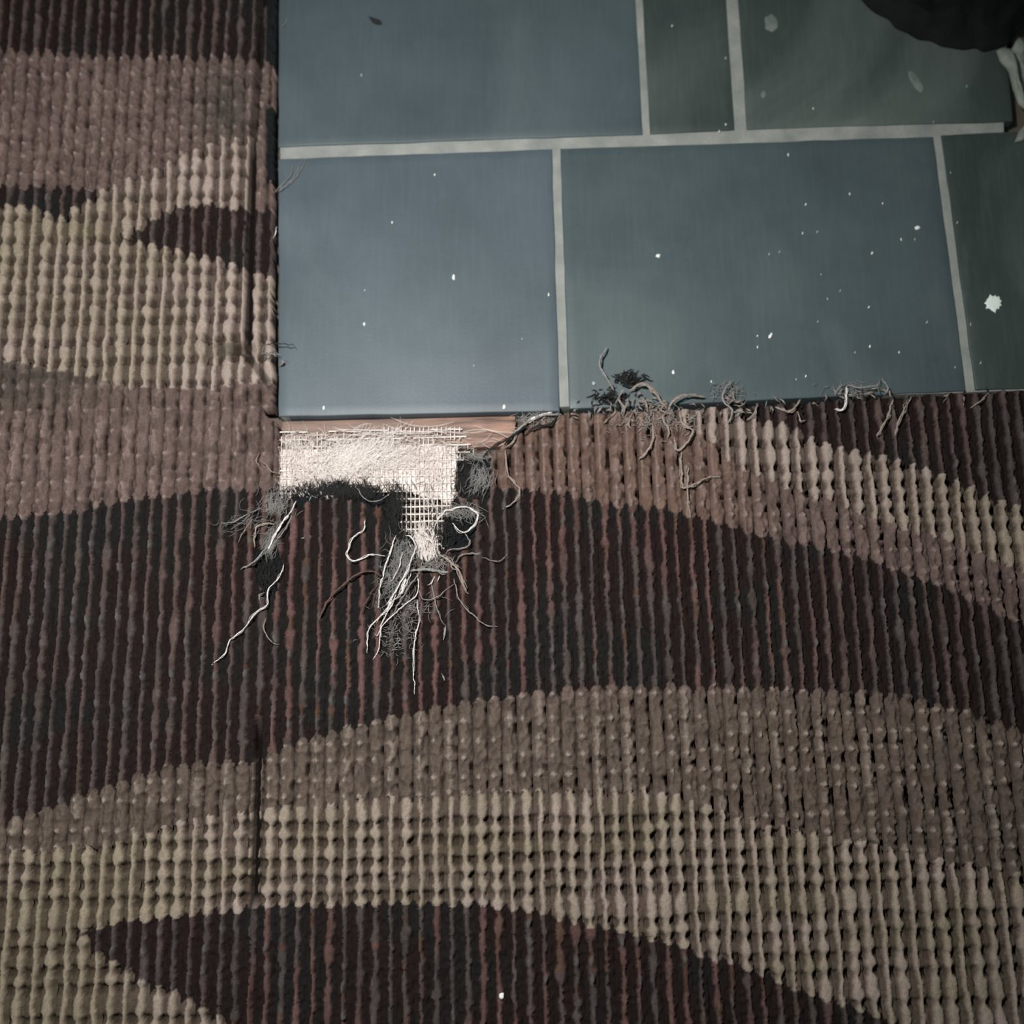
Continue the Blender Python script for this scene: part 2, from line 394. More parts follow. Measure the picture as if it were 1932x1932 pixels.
    # frayed pile near the cut edge sags a little
    keep = hole_mask(PX, PY)
    # colours
    hueL = np.clip(noise(pcx/150, pcy/55, 41)*1.3-.2+sstep(400, 0, PX)*sstep(1500, 1800, PY)*.9-sstep(200, 500, PX)*(PY < 900)*.5, 0, 1)
    cl = mixc(A(147, 134, 126), A(134, 124, 108), hueL)*(.92+.16*n2[..., None])
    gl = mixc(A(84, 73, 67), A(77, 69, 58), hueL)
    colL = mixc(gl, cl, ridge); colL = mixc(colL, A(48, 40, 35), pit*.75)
    warm = sstep(820, 930, PX)*sstep(1500, 1300, PX)*(PY < 1100)
    lowb = sstep(1250, 1350, PY)
    gr = np.clip(np.exp(-(((PX-430)/70)**2+((PY-210)/90)**2))+np.exp(-(((PX-60)/150)**2+((PY-720)/60)**2)), 0, 1)*.8
    cb = mixc(mixc(A(93, 79, 75), A(98, 80, 72), warm), A(86, 76, 69), lowb); cb = mixc(cb, A(66, 63, 57), gr)*(.86+.28*noise(wx/9, y/22, 19)[..., None])
    tb = mixc(A(124, 109, 104), A(132, 121, 112), lowb)
    thinline = thin*ridge*.5*(segr > .35)*(n1 > .35)+warm*(not thin)*ridge*(a < -.12)*(a > -.3)*(segr > .3)*.8
    colB = mixc(cb*(.9+.25*n1[..., None]), tb, np.clip(tip*1.3+thinline, 0, 1)*(1-gr*.5))
    colB = colB*(.80+.25*cl8+.18*cl8b)[..., None]
    colB = mixc(colB, A(38, 29, 26), np.clip(slit*.9+sstep(.30, .48, np.abs(sgn))*(.18+.5*noise(y/14, i+0*y, 88)), 0, 1))
    midx = sstep(300, 560, PX)*sstep(1650, 1350, PX)*(PY > 880)
    red = np.clip((noise(i*.83+0*y, y/120, 61)-.42)*5, 0, 1)
    red = red*(.35+.65*midx)
    cd = mixc(A(74, 67, 65), A(93, 71, 68), red)
    oc = ((noise(y/40, i+0*y, 66) > .86) & (midx > .5)); cd = np.where(oc[..., None], A(82, 64, 55), cd)
    vr = .75+.4*noise(y/35, i+0*y, 67)
    blue = sstep(.5, .8, noise(i*.31+0*y, y/90, 68))
    gd = mixc(A(32, 25, 24), A(29, 28, 27), blue)
    colD = mixc(gd, cd*vr[..., None], ridge*.92); colD = mixc(colD, A(88, 86, 84), knot*.7)
    colD = colD*(.85+.30*noise(wx/3.2, y/7, 93))[..., None]
    fleck = sstep(.80, .92, noise(wx/4.5, y/8, 94))*ridge; colD = mixc(colD, A(96, 88, 84), fleck*.45)
    colX = np.broadcast_to(A(26, 29, 30), colL.shape)
    col = np.where((z == 0)[..., None], colL, np.where((z == 1)[..., None], colB, colD))
    col = np.where(bald[..., None], colX, col)
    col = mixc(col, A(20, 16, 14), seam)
    col = mixc(col, A(18, 15, 13), np.clip(pk*1.3+cr, 0, 1)*.6)          # shade of the pucker and crease, painted into the colour
    col = col*(1+.16*fz[..., None])
    # keep only what is carpet; the outermost kept vertices drop to the backing
    if not keep.any(): continue
    er = keep.copy()
    for dy, dx in ((1, 0), (-1, 0), (0, 1), (0, -1)):
        sh = np.roll(keep, (dy, dx), (0, 1))
        if dx == 1: sh[:, 0] = keep[:, 0]
        if dx == -1: sh[:, -1] = keep[:, -1]
        er &= sh
    # across to the neighbouring rib
    for side, off in ((0, -PITCH/(NA-1)), (NA-1, PITCH/(NA-1))):
        qx, qy = to_px(wx[:, side]+off, y[:, side]); er[:, side] &= hole_mask(qx, qy)
    hz = np.where(er, h, BASE)
    # outer edge of each rib dips so that neighbouring ribs read as separate rows
    hz = np.where(er & (np.abs(a) > .49), hz-1.5, hz)
    idx = np.full(keep.shape, -1); idx[keep] = np.arange(keep.sum())
    q = keep[:-1, :-1] & keep[1:, :-1] & keep[:-1, 1:] & keep[1:, 1:]
    F = np.stack([idx[:-1, :-1][q], idx[:-1, 1:][q], idx[1:, 1:][q], idx[1:, :-1][q]], -1)
    if not len(F): continue
    # lateral fuzz
    vx = wx+fz2*1.6*(np.abs(a) < .49); V = np.stack([vx[keep], yj[keep] if False else y[keep], hz[keep]], -1)*U
    o = mesh_obj('rib', V, F, M_PILE, carpet)
    at = o.data.color_attributes.new('dye', 'FLOAT_COLOR', 'POINT')
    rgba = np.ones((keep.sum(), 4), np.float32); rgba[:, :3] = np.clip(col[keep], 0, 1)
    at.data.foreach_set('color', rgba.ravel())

# woven backing under the ribs
M_BACK = mottled('jute_backing', srgb(52, 44, 38), srgb(70, 60, 52), 300, .95, .5)
g = np.arange(-1230, 1231, 12.0); gy = np.arange(-1010, 1225, 12.0)
X, Y = np.meshgrid(g, gy); PX, PY = to_px(X, Y, BASE); K = hole_mask(PX, PY)
idx = np.full(K.shape, -1); idx[K] = np.arange(K.sum()); q = K[:-1, :-1] & K[1:, :-1] & K[:-1, 1:] & K[1:, 1:]
F = np.stack([idx[:-1, :-1][q], idx[:-1, 1:][q], idx[1:, 1:][q], idx[1:, :-1][q]], -1)
V = np.stack([X[K], Y[K], np.full(K.sum(), BASE-1.5)], -1)*U
mesh_obj('backing', V, F, M_BACK, carpet)

# --- scrim: the white open-weave net laid bare in the tear
M_SCRIM = plain('white_scrim', srgb(238, 230, 224), .7, .3)
M_WHITE = plain('white_fibre', srgb(222, 217, 213), .6, .4)
M_FELTY = plain('felted_white_fibre', srgb(228, 221, 216), .8, .2)
M_GREY = plain('grey_white_fibre', srgb(138, 136, 133), .7, .3)
M_TAN = plain('tan_fibre', srgb(148, 136, 127), .8, .2)
M_PINK = plain('rusty_brown_yarn', srgb(98, 74, 69), .85, .2)
M_BLACK = plain('black_yarn', srgb(40, 40, 40), .9, .2)
L = []
def ribbon(C, w_, t_=1.2):
    v, f = tube(C, 1.0, 4, False, .1)
    v = v.reshape(-1, 4, 3); c = v.mean(1, keepdims=True); d = v-c
    d[..., :2] *= w_/2; d[..., 2] *= t_/2
    return (c+d).reshape(-1, 3), f
scr_poly = [(528, 812), (870, 800), (900, 862), (862, 872), (860, 930), (850, 962), (838, 990), (834, 1040), (783, 1048), (776, 1010), (752, 1000), (748, 942),
            (640, 912), (545, 945), (527, 940)]
for sx in np.arange(531, 900, 8.4):
    ok = [(sx+(noise(sx, y/40, 2)-.5)*2.5, y) for y in np.arange(806+random.random()*34*(sx < 720), 1060, 3.)]
    run = []
    for p in ok+[(0, 0)]:
        if inpoly(p[0], p[1], scr_poly) and not (p[1] < 862 and noise(p[0]/14, p[1]/9, 4) > .62): run.append((*p, -13))
        else:
            if len(run) > 2: L.append(ribbon(np.array(px3(run, -13)), 2.2 if run[0][1] < 900 else 2.0))
            run = []
for sy in np.arange(816, 1052, 14.4/1.0):
    run = []
    for x in np.arange(528, 905, 4.):
        y = sy-(x-528)*.018+(noise(x/30, sy, 6)-.5)*2
        if inpoly(x, y, scr_poly) and not (sy < 862 and noise(x/13, sy, 5) > .60): run.append((x, y, -14.5))
        else:
            if len(run) > 2: L.append(ribbon(np.array(px3(run, -14)), 3.4))
            run = []
    if len(run) > 2: L.append(ribbon(np.array(px3(run, -14)), 3.4))
V, F = join(L); tag(mesh_obj('scrim', V*U, F, M_SCRIM, carpet), 'white open-weave net laid bare where the pile is gone', kind='stuff')

# --- loose yarns, each a part of the carpet
def thread(P, r, mat, z=20, wav=1.0, z_end=None):
    n = len(P); Q = []
    for k, p in enumerate(P):
        if len(p) == 3: Q.append(p); continue
        t = k/(n-1); Q.append((p[0], p[1], z+7*math.sin(t*math.pi)-(5 if k in (0, n-1) else 0)))
    C = spline(px3(Q, z), 2.5)
    s = random.random()*50; t = np.arange(len(C))
    C = C+np.stack([(noise(t/3.2, s)-.5), (noise(t/3.2, s+9)-.5), (noise(t/4, s+20)-.5)], -1)*2.6*wav
    parts = [tube(C, r*.62, 6, True, .4)]
    for k in range(2 if r < 1.4 else 3):          # the plies that have come apart
        s2 = s+31*(k+1); D = C+np.stack([(noise(t/5, s2)-.5), (noise(t/5, s2+9)-.5), (noise(t/5, s2+20)-.5)*.6], -1)*(1.8+2.6*r)
        a0 = int(len(D)*random.uniform(0, .25)); b0 = int(len(D)*random.uniform(.75, 1))
        if b0-a0 > 4: parts.append(tube(D[a0:b0], max(.32, r*.30), 4, True, .3))
    v, f = join(parts)
    return mesh_obj('loose_thread', v*U, f, mat, carpet)
W, G, T, K_, B_ = M_WHITE, M_GREY, M_TAN, M_PINK, M_BLACK
TH = [
 ([(559, 945), (549, 964), (533, 985), (521, 1004), (509, 1029), (502, 1044)], 1.7, W), ([(552, 968), (536, 1000), (520, 1022), (507, 1040)], 1.5, G),
 ([(535, 1063), (530, 1082), (518, 1100), (507, 1114), (504, 1141), (481, 1158), (462, 1184), (434, 1209), (422, 1234), (400, 1254)], 1.3, W),
 ([(481, 1035), (481, 1004), (490, 990), (518, 988)], 2.2, T), ([(493, 957), (462, 973), (440, 985), (415, 987)], 1.1, G), ([(479, 964), (455, 985), (434, 999)], .9, G),
 ([(453, 1074), (475, 1063), (496, 1041), (508, 1030)], 2.0, G), ([(478, 1068), (490, 1050), (505, 1038)], 1.0, G), ([(450, 1023), (459, 1004), (465, 995), (474, 980)], .9, T),
 ([(502, 1165), (498, 1184), (506, 1203), (518, 1215), (527, 1214)], 1.1, T), ([(494, 1140), (488, 1124), (498, 1118)], 2.2, G),
 ([(690, 979), (686, 998), (667, 1013), (656, 1038), (658, 1055), (673, 1058), (698, 1047), (726, 1049)], 1.4, W),
 ([(600, 1178), (611, 1147), (630, 1119), (658, 1094), (680, 1080), (704, 1078), (721, 1088)], 2.1, K_),
 ([(748, 1010), (739, 1032), (729, 1060), (723, 1085), (717, 1110), (714, 1153)], 1.3, W), ([(744, 1015), (734, 1046), (724, 1072)], 1.0, W),
 ([(765, 1010), (777, 1013), (784, 1032), (776, 1054), (766, 1082), (748, 1113), (729, 1150), (698, 1184), (693, 1212), (693, 1231)], 1.5, W),
 ([(788, 1082), (788, 1119), (760, 1144), (729, 1172), (718, 1190), (715, 1224), (704, 1246)], 1.3, W),
 ([(788, 1131), (790, 1172), (784, 1200), (780, 1252), (782, 1310)], 1.2, W), ([(788, 1110), (801, 1131), (825, 1125), (857, 1102)], 1.3, G),
 ([(813, 1097), (819, 1128), (829, 1162), (841, 1181)], 1.1, G), ([(857, 1091), (866, 1131), (888, 1156), (916, 1179), (940, 1183)], 1.3, G),
 ([(829, 1047), (847, 1057), (866, 1079), (875, 1106), (884, 1122)], 3.4, T), ([(773, 1077), (804, 1075), (847, 1080)], 4.0, G),
 ([(819, 998), (829, 976), (847, 962), (884, 957), (900, 970), (897, 988), (875, 1004), (853, 988)], 1.6, W),
 ([(875, 1004), (886, 1020), (878, 1032), (847, 1038), (841, 1047)], 1.4, G), ([(860, 1063), (872, 1047), (909, 1043)], 1.4, G), ([(909, 1051), (940, 1060), (959, 1044)], 1.0, G),
 ([(953, 850), (959, 895), (981, 923), (971, 945), (947, 962)], 2.1, T), ([(673, 920), (689, 942), (711, 945), (735, 932)], 1.2, G), ([(569, 1015), (586, 1013)], 1.1, W),
 ([(686, 1156), (689, 1138), (704, 1113), (723, 1097)], 1.1, K_), ([(700, 1150), (708, 1120), (722, 1100)], 1.0, K_),
 ([(800, 1050), (792, 1075), (770, 1110), (752, 1140), (735, 1170)], 1.2, G), ([(776, 1080), (762, 1110), (738, 1138), (720, 1160)], 1.1, W),
 ([(748, 1112), (742, 1135), (722, 1175), (712, 1200), (708, 1196)], 1.0, W), ([(822, 1085), (812, 1100), (806, 1104)], 1.0, W), ([(830, 1085), (822, 1105)], .9, W),
 ([(768, 1082), (760, 1112), (752, 1125)], 2.2, W), ([(760, 1040), (752, 1070), (742, 1092), (735, 1100)], 1.0, W), ([(742, 1122), (728, 1140)], 1.0, W),
 ([(841, 1183), (836, 1208)], 2.6, G), ([(834, 1270), (838, 1285)], 2.4, G),
 # along the cut beside the tiles
 ([(1145, 653), (1131, 684), (1142, 709), (1158, 737)], 2.4, G), ([(1186, 737), (1211, 724), (1232, 737), (1257, 771)], 2.7, T),
 ([(1260, 777), (1270, 758), (1288, 746), (1329, 748)], 2.9, T), ([(1384, 715), (1369, 734), (1363, 755), (1381, 774), (1372, 802)], 2.2, G),
 ([(1428, 761), (1425, 777), (1409, 793)], 2.4, T), ([(1463, 768), (1491, 776), (1510, 754)], 3.2, T), ([(1282, 774), (1288, 799), (1307, 814), (1294, 839), (1277, 848), (1273, 824)], 3.0, T),
 ([(1285, 845), (1285, 895), (1288, 920), (1304, 917), (1335, 901), (1360, 900)], 2.5, T), ([(1299, 880), (1297, 935), (1304, 979)], 2.0, T),
 ([(1232, 800), (1232, 830), (1220, 852), (1204, 867)], 3.0, T), ([(1189, 783), (1187, 802), (1195, 814)], 2.0, T),
 ([(1598, 727), (1597, 754), (1590, 774), (1576, 771)], 1.7, W), ([(1598, 727), (1585, 729), (1575, 746)], 1.8, G), ([(1664, 713), (1675, 732), (1667, 746)], 1.6, G),
 ([(1505, 776), (1510, 793), (1521, 793)], 2.0, T), ([(1684, 754), (1675, 787), (1656, 818), (1656, 829)], 2.4, T), ([(1720, 749), (1698, 787), (1689, 826)], 2.4, T),
 ([(1819, 748), (1816, 776)], 2.0, G), ([(1866, 740), (1852, 754), (1830, 771)], 1.8, T), ([(1598, 727), (1625, 731), (1650, 728), (1660, 740)], 1.4, G),
 ([(1060, 782), (1037, 782), (1010, 787), (990, 800), (972, 815), (955, 838)], 3.4, G), ([(1042, 778), (1018, 784), (998, 794), (978, 812)], 2.6, W),
 ([(1000, 799), (968, 821), (928, 846), (912, 861)], 2.4, B_), ([(985, 806), (968, 832), (952, 846)], 1.8, T), ([(1054, 783), (1040, 800), (1010, 806), (990, 822)], 2.2, B_),
 ([(1166, 745), (1176, 735), (1160, 762)], 1.6, G), ([(1170, 742), (1167, 755), (1178, 770), (1176, 785)], 2.0, T), ([(1184, 750), (1182, 765), (1174, 780)], 1.9, T),
 ([(1198, 750), (1192, 762)], 2.4, T), ([(1204, 756), (1218, 760), (1222, 778)], 2.2, T), ([(1258, 775), (1250, 790), (1262, 812), (1258, 830)], 2.4, T),
 # left cut edge
 ([(580, 298, 3), (560, 331, 5), (540, 350, 8), (517, 364, 16)], .6, G), ([(552, 308, 3), (548, 330, 6), (517, 364, 14)], .5, G), ([(572, 300, 3), (550, 340, 6), (520, 360, 14)], .4, G),
 ([(523, 427), (519, 440), (515, 450)], 1.2, W), ([(493, 870), (502, 878), (512, 889), (526, 894)], 1.2, T), ([(490, 852), (484, 868), (492, 885)], 1.0, T),
 ([(545, 30, 3), (538, 45, 4), (530, 52, 8)], .5, G), ([(528, 690, 3), (535, 684, 16), (530, 680, 10)], 2.0, T), ([(497, 651, 20), (520, 648, 28), (550, 650, 24), (556, 655, 22)], .9, B_),
]
for P, r, m in TH: thread(P, r, m)
# curls on the tile edge; the black wads stand in for the threads' shadow
for (cx, cy, n, mat, sp) in ((1188, 718, 8, B_, 20), (1160, 755, 10, B_, 22), (1240, 765, 14, T, 30), (1215, 792, 18, T, 46), (1290, 800, 10, T, 26), (1380, 758, 9, T, 20), (1640, 738, 8, T, 20), (1590, 745, 6, G, 14)):
    for k in range(n):
        x, y = cx+random.gauss(0, sp*.5), cy+random.gauss(0, sp*.28); P = []
        an = random.random()*6.3
        for j in range(4):
            P.append((x, y)); an += random.uniform(-1.1, 1.1); l = random.uniform(4, 11); x += l*math.cos(an); y += l*.7*math.sin(an)
        thread(P, random.uniform(.9, 1.7), mat, z=10)
# short broken loops standing along the whole cut
for k in range(96):
    x = random.uniform(985, 1925); y = float(lin(x, CARPET_TOP))+random.uniform(-4, 16)
    if x > 1500 and random.random() < .55: continue
    an = -math.pi/2+random.gauss(0, .7); P = []
    for j in range(3+int(random.random() < .4)):
        P.append((x, y)); an += random.uniform(-.8, .8); l = random.uniform(4, 10); x += l*math.cos(an); y += l*math.sin(an)
    thread(P, random.uniform(1.0, 2.1), random.choice([T, T, T, G, G, B_] if x < 1500 else [T, B_, B_, B_]), z=14)

# --- fluff: felted wisps nobody could count
def fluff(name, spots, mat, label):
    L = []
    for (cx, cy, sx, sy, ang, spread, n, ln, r, z) in spots:
        for k in range(n):
            x = random.gauss(cx, sx); y = random.gauss(cy, sy); an = ang+random.gauss(0, spread); l = ln*random.uniform(.5, 1.4)
            bend = random.gauss(0, .5); P = []
            for t in (-.5, -.17, .17, .5):
                a2 = an+bend*t; P.append((x+l*t*math.cos(a2), y+l*t*math.sin(a2), z+random.uniform(-1, 3)))
            L.append(tube(spline(px3(P, z), 7), r, 3, True, .1))
    V, F = join(L); tag(mesh_obj(name, V*U, F, mat, carpet), label, kind='stuff')
fluff('fluff', [(655, 868, 22, 16, -.8, .35, 240, 46, .55, -8), (700, 852, 30, 14, -.75, .35, 200, 52, .5, -8), (740, 862, 40, 14, -.6, .6, 160, 40, .5, -8),
    (590, 880, 34, 20, 1.5, 1.0, 240, 26, .6, -9), (640, 895, 50, 10, 1.2, .7, 200, 24, .6, -6), (600, 925, 32, 8, 1.3, .8, 110, 20, .6, 0),
    (820, 900, 18, 30, 1.5, .6, 130, 26, .5, -8), (800, 1025, 13, 16, 1.5, .25, 190, 34, .6, -4), (806, 1045, 13, 7, 1.4, .3, 90, 24, .6, 6),
    (700, 832, 120, 7, .1, .5, 110, 30, .4, -9), (560, 850, 20, 16, 1.5, .4, 60, 40, .4, -10), (620, 840, 55, 10, 0, 1.2, 120, 26, .45, -10), (800, 852, 45, 12, 0, 1.2, 90, 24, .45, -10),
    (760, 815, 90, 4, .02, .04, 26, 90, .5, -8)], M_FELTY, 'white felted fibres over the bare net')
fluff('fluff', [(905, 905, 12, 14, -1.2, .4, 150, 22, .5, 14), (903, 860, 16, 5, .1, .6, 70, 18, .5, 10), (863, 962, 20, 6, 1.4, .9, 110, 16, .5, 18),
    (520, 950, 14, 13, 2.0, .5, 140, 24, .5, 16), (508, 1025, 6, 14, 2.1, .3, 90, 26, .5, 20), (757, 1055, 13, 22, 1.9, .8, 230, 22, .4, 12),
    (745, 1095, 15, 15, 1.9, .7, 130, 24, .45, 16), (765, 1150, 28, 20, 1.7, 1.2, 120, 20, .5, 16), (745, 1200, 18, 18, 1.5, 1.5, 110, 14, .6, 14),
    (825, 1065, 18, 8, 1.5, .9, 90, 18, .5, 16), (470, 985, 28, 12, 2.6, .5, 60, 22, .4, 20), (880, 970, 22, 8, .4, .9, 60, 18, .5, 20), (1010, 790, 18, 7, -.6, .8, 110, 16, .6, 12),
    (1375, 738, 16, 9, -1, 1.0, 70, 14, .5, 12), (1610, 735, 24, 7, .2, .9, 60, 16, .4, 10), (1230, 790, 50, 14, 1.2, .9, 160, 14, .6, 18), (512, 665, 10, 8, .4, .9, 30, 12, .5, 18)],
    M_GREY, 'grey fibre wisps at the torn edge')
fluff('fluff', [(650, 925, 50, 8, 1.5, .5, 700, 16, .7, 6), (745, 965, 9, 24, 1.5, .6, 260, 16, .7, 4), (880, 900, 12, 24, 1.6, .6, 260, 14, .7, 4), (900, 935, 18, 5, 1.5, .6, 120, 14, .7, 8),
    (505, 1090, 12, 26, 1.5, .5, 220, 16, .6, 8), (1185, 714, 14, 6, -.3, .6, 90, 14, 1.1, 5), (1152, 750, 20, 7, -.6, .6, 90, 14, 1.1, 5), (845, 1000, 18, 14, 1.5, .9, 160, 14, .7, 8)],  # the two wads by the tile edge imitate thread shadow
    M_BLACK, 'black fibres of the worn pile, with wads added as thread shadow on the tile')

# ------------------------------------------------------------------ gripper batten and underlay under the tear
def pine(nt, b):
    tc = N(nt, 'ShaderNodeTexCoord'); mp = N(nt, 'ShaderNodeMapping'); mp.inputs['Scale'].default_value = (1, 9, 1)
    nt.links.new(tc.outputs['Object'], mp.inputs[0])
    n = N(nt, 'ShaderNodeTexNoise'); n.inputs['Scale'].default_value = 70; n.inputs['Detail'].default_value = 6; nt.links.new(mp.outputs[0], n.inputs[0])
    r = N(nt, 'ShaderNodeValToRGB'); r.color_ramp.elements[0].position = .3; r.color_ramp.elements[1].position = .62
    r.color_ramp.elements[0].color = (*srgb(80, 58, 48), 1); r.color_ramp.elements[1].color = (*srgb(154, 119, 101), 1)
    nt.links.new(n.outputs[0], r.inputs[0])
    # paler, dustier towards its left half
    sx = N(nt, 'ShaderNodeSeparateXYZ'); nt.links.new(tc.outputs['Object'], sx.inputs[0])
    mr = N(nt, 'ShaderNodeMapRange'); mr.inputs[1].default_value = -.05; mr.inputs[2].default_value = .0; mr.inputs[3].default_value = .6; mr.inputs[4].default_value = 0
    nt.links.new(sx.outputs[0], mr.inputs[0])
    mx = N(nt, 'ShaderNodeMix', data_type='RGBA'); nt.links.new(mr.outputs[0], mx.inputs[0]); nt.links.new(r.outputs[0], mx.inputs[6]); mx.inputs[7].default_value = (*srgb(104, 91, 84), 1)
    nt.links.new(mx.outputs[2], b.inputs['Base Color']); b.inputs['Roughness'].default_value = .6
batten = slab('gripper_strip', gp((527, 789), (973, 778), (973, 836), (527, 846)), -46, -21, material('pine_batten', pine), None, cell=8, amp=1.5, bev=1.5, seed=9)
tag(batten, 'orange-brown wooden gripper strip bared along the tile edge by the tear', 'carpet gripper')
M_UND = mottled('white_felt', srgb(204, 192, 187), srgb(232, 222, 217), 120, .95, .6, 900)
L = []
up = [(528, 848), (700, 842), (868, 838), (864, 930), (856, 950), (770, 930), (700, 926), (540, 926), (527, 926)]
# felt sheet built as a fine grid with a ragged outline
X, Y = np.meshgrid(np.arange(524, 880, 4.), np.arange(832, 960, 4.))
K = inpoly(X+(noise(X/9, Y/9, 71)-.5)*9, Y+(noise(X/9, Y/9, 72)-.5)*9, up)
idx = np.full(K.shape, -1); idx[K] = np.arange(K.sum()); q = K[:-1, :-1] & K[1:, :-1] & K[:-1, 1:] & K[1:, 1:]
F = np.stack([idx[1:, :-1][q], idx[1:, 1:][q], idx[:-1, 1:][q], idx[:-1, :-1][q]], -1)
zz = -19+noise(X/10, Y/10, 73)*2
gxx, gyy = ground(X, Y, -19)
o = mesh_obj('underlay', np.stack([gxx[K], gyy[K], zz[K]], -1)*U, F, M_UND)
md = o.modifiers.new('thick', 'SOLIDIFY'); md.thickness = 14*U; md.offset = -1
tag(o, 'torn white underlay felt showing through the hole beneath the net', 'underlay')

# ------------------------------------------------------------------ crumpled black cloth at the top right corner
M_CLOTH = mottled('black_cloth', srgb(16, 19, 18), srgb(30, 32, 31), 60, .95, .5, 1200, .1)
cp = [(1560, -160), (1585, -60), (1608, -10), (1640, 22), (1690, 52), (1730, 74), (1790, 92), (1850, 98), (1892, 92), (1912, 78), (1935, 40), (1990, -20), (2030, -160), (1800, -260)]
cc = np.array(cp, float); cl_ = np.vstack([cc, cc[:1]]); sl = np.concatenate([[0], np.cumsum(np.hypot(*np.diff(cl_, axis=0).T))])
tt = np.linspace(0, sl[-1], 220, endpoint=False)
ring0 = np.stack([np.interp(tt, sl, cl_[:, 0]), np.interp(tt, sl, cl_[:, 1])], -1)
for _ in range(6): ring0 = (np.roll(ring0, 1, 0)+2*ring0+np.roll(ring0, -1, 0))/4
ring0 += (np.stack([noise(tt/22, 0*tt, 85), noise(tt/22, 0*tt+5, 86)], -1)-.5)*9
cen = np.array((1800., -70.)); kk = 1-np.linspace(0, .97, 56)**1.25
XY = cen+(ring0[None]-cen)*kk[:, None, None]; X = XY[..., 0]; Y = XY[..., 1]
dist = (1-kk)[:, None]*np.hypot(ring0[:, 0]-cen[0], ring0[:, 1]-cen[1])[None]
fold = np.sin((X*.8+Y*1.1)/26+4*noise(X/80, Y/80, 81))*7+noise(X/35, Y/35, 82)*24+noise(X/12, Y/12, 83)*5
Z = 1.0+np.minimum(dist, 26)**.7*2.4+fold*sstep(2, 30, dist)
m_, n_ = X.shape; i_ = np.arange(m_-1)[:, None]*n_; j_ = np.arange(n_)[None]; j2 = (j_+1) % n_
F = np.stack([i_+j_, i_+n_+j_, i_+n_+j2, i_+j2], -1).reshape(-1, 4)
gxx, gyy = ground(X, Y, 0)
o = mesh_obj('crumpled_cloth', np.stack([gxx.ravel(), gyy.ravel(), Z.ravel()], -1)*U, F, M_CLOTH)
md = o.modifiers.new('thick', 'SOLIDIFY'); md.thickness = 4*U; md.offset = 1
tag(o, 'crumpled black cloth lying over the tiles in the top right corner', 'cloth')

# ------------------------------------------------------------------ mortar crumbs, paint and lint
def lump(name, P, hgt, mat, label, cat, seed, z=0, rough=.25, group=None):
    """a low rounded lump with the outline P (photograph pixels)"""
    P = np.array(P, float); c = P.mean(0); rings = [(1.0, 0), (.96, .45), (.82, .8), (.55, 1.0), (.25, 1.08)]
    Q = []
    n = 28; PP = np.vstack([P, P[:1]]); s = np.concatenate([[0], np.cumsum(np.hypot(*np.diff(PP, axis=0).T))])
    tt = np.linspace(0, s[-1], n, endpoint=False); ex = np.stack([np.interp(tt, s, PP[:, 0]), np.interp(tt, s, PP[:, 1])], -1)
    for k, h in rings:
        for j in range(n):
            p = c+(ex[j]-c)*k*(1+(noise(j*.9, seed+k*3)-.5)*rough*.5)
            Q.append((p[0], p[1], z+h*hgt*(1+(float(noise(p[0]/6, p[1]/6, seed))-.5)*rough*2 if h else 1)))
    Q.append((c[0], c[1], z+hgt*1.1))
    G3 = np.array([(*[float(v) for v in ground(q[0], q[1], 0)], q[2]) for q in Q])
    F = []
    for r_ in range(len(rings)-1):
        for j in range(n):
            a = r_*n+j; b = r_*n+(j+1) % n; F.append((a, a+n, b+n, b))
    t0 = (len(rings)-1)*n
    F4 = F; top = [(t0+j, len(Q)-1, t0+(j+1) % n, t0+(j+1) % n) for j in range(n)]
    o0 = G3[:n].mean(0)*[1, 1, 0]+[0, 0, z]
    me = bpy.data.meshes.new(name); me.from_pydata([tuple((v-o0)*U) for v in G3], [], [tuple(f) for f in F4]+[t[:3] for t in top]+[tuple(range(n))])
    me.polygons.foreach_set('use_smooth', np.ones(len(me.polygons), bool)); me.materials.append(mat); me.update()
    o = bpy.data.objects.new(name, me); o.location = tuple(o0*U); S.collection.objects.link(o)
    return tag(o, label, cat, group)
M_MORT = mottled('mortar', srgb(112, 119, 112), srgb(148, 154, 146), 160, .95, .6)
M_MDIM = mottled('dim_plaster', srgb(90, 99, 96), srgb(118, 126, 122), 160, .9, .3)
M_PAINT = plain('white_paint', srgb(225, 235, 230), .6, .4)
lump('mortar_lump', [(1878, 97), (1892, 90), (1908, 96), (1914, 112), (1918, 140), (1924, 165), (1934, 195), (1934, 212), (1918, 195), (1908, 165), (1902, 135), (1886, 120)], 12, M_MORT,
     'long pale grey mortar lump below the black cloth at the right edge', 'mortar', 3)
lump('mortar_lump', [(1922, 55), (1934, 40), (1950, 60), (1950, 150), (1936, 150), (1926, 110)], 16, M_MORT, 'upright pale mortar piece beside the black cloth, cut by the right edge', 'mortar', 5, z=-44, rough=.2)
lump('mortar_lump', [(1913, 270), (1920, 250), (1932, 236), (1946, 240), (1944, 262), (1926, 268)], 9, M_MORT, 'small pointed mortar chip at the right end of the long grout line', 'mortar', 8)
sp = []
for k in range(22):
    r_ = random.uniform(15, 20) if k % 2 else random.uniform(11, 14); a = k*2*math.pi/22
    sp.append((1875+r_*math.cos(a), 572+r_*math.sin(a)*1.05))
lump('paint_splat', sp, 1.6, M_PAINT, 'white star-shaped paint splat on the right-hand tile', 'paint spot', 9, rough=.1)
lump('plaster_smudge', [(1443, 32), (1455, 26), (1467, 36), (1468, 52), (1456, 62), (1444, 54)], .8, M_MDIM, 'faint round plaster smudge on the upper tile left of the black cloth', 'plaster spot', 10, rough=.2)
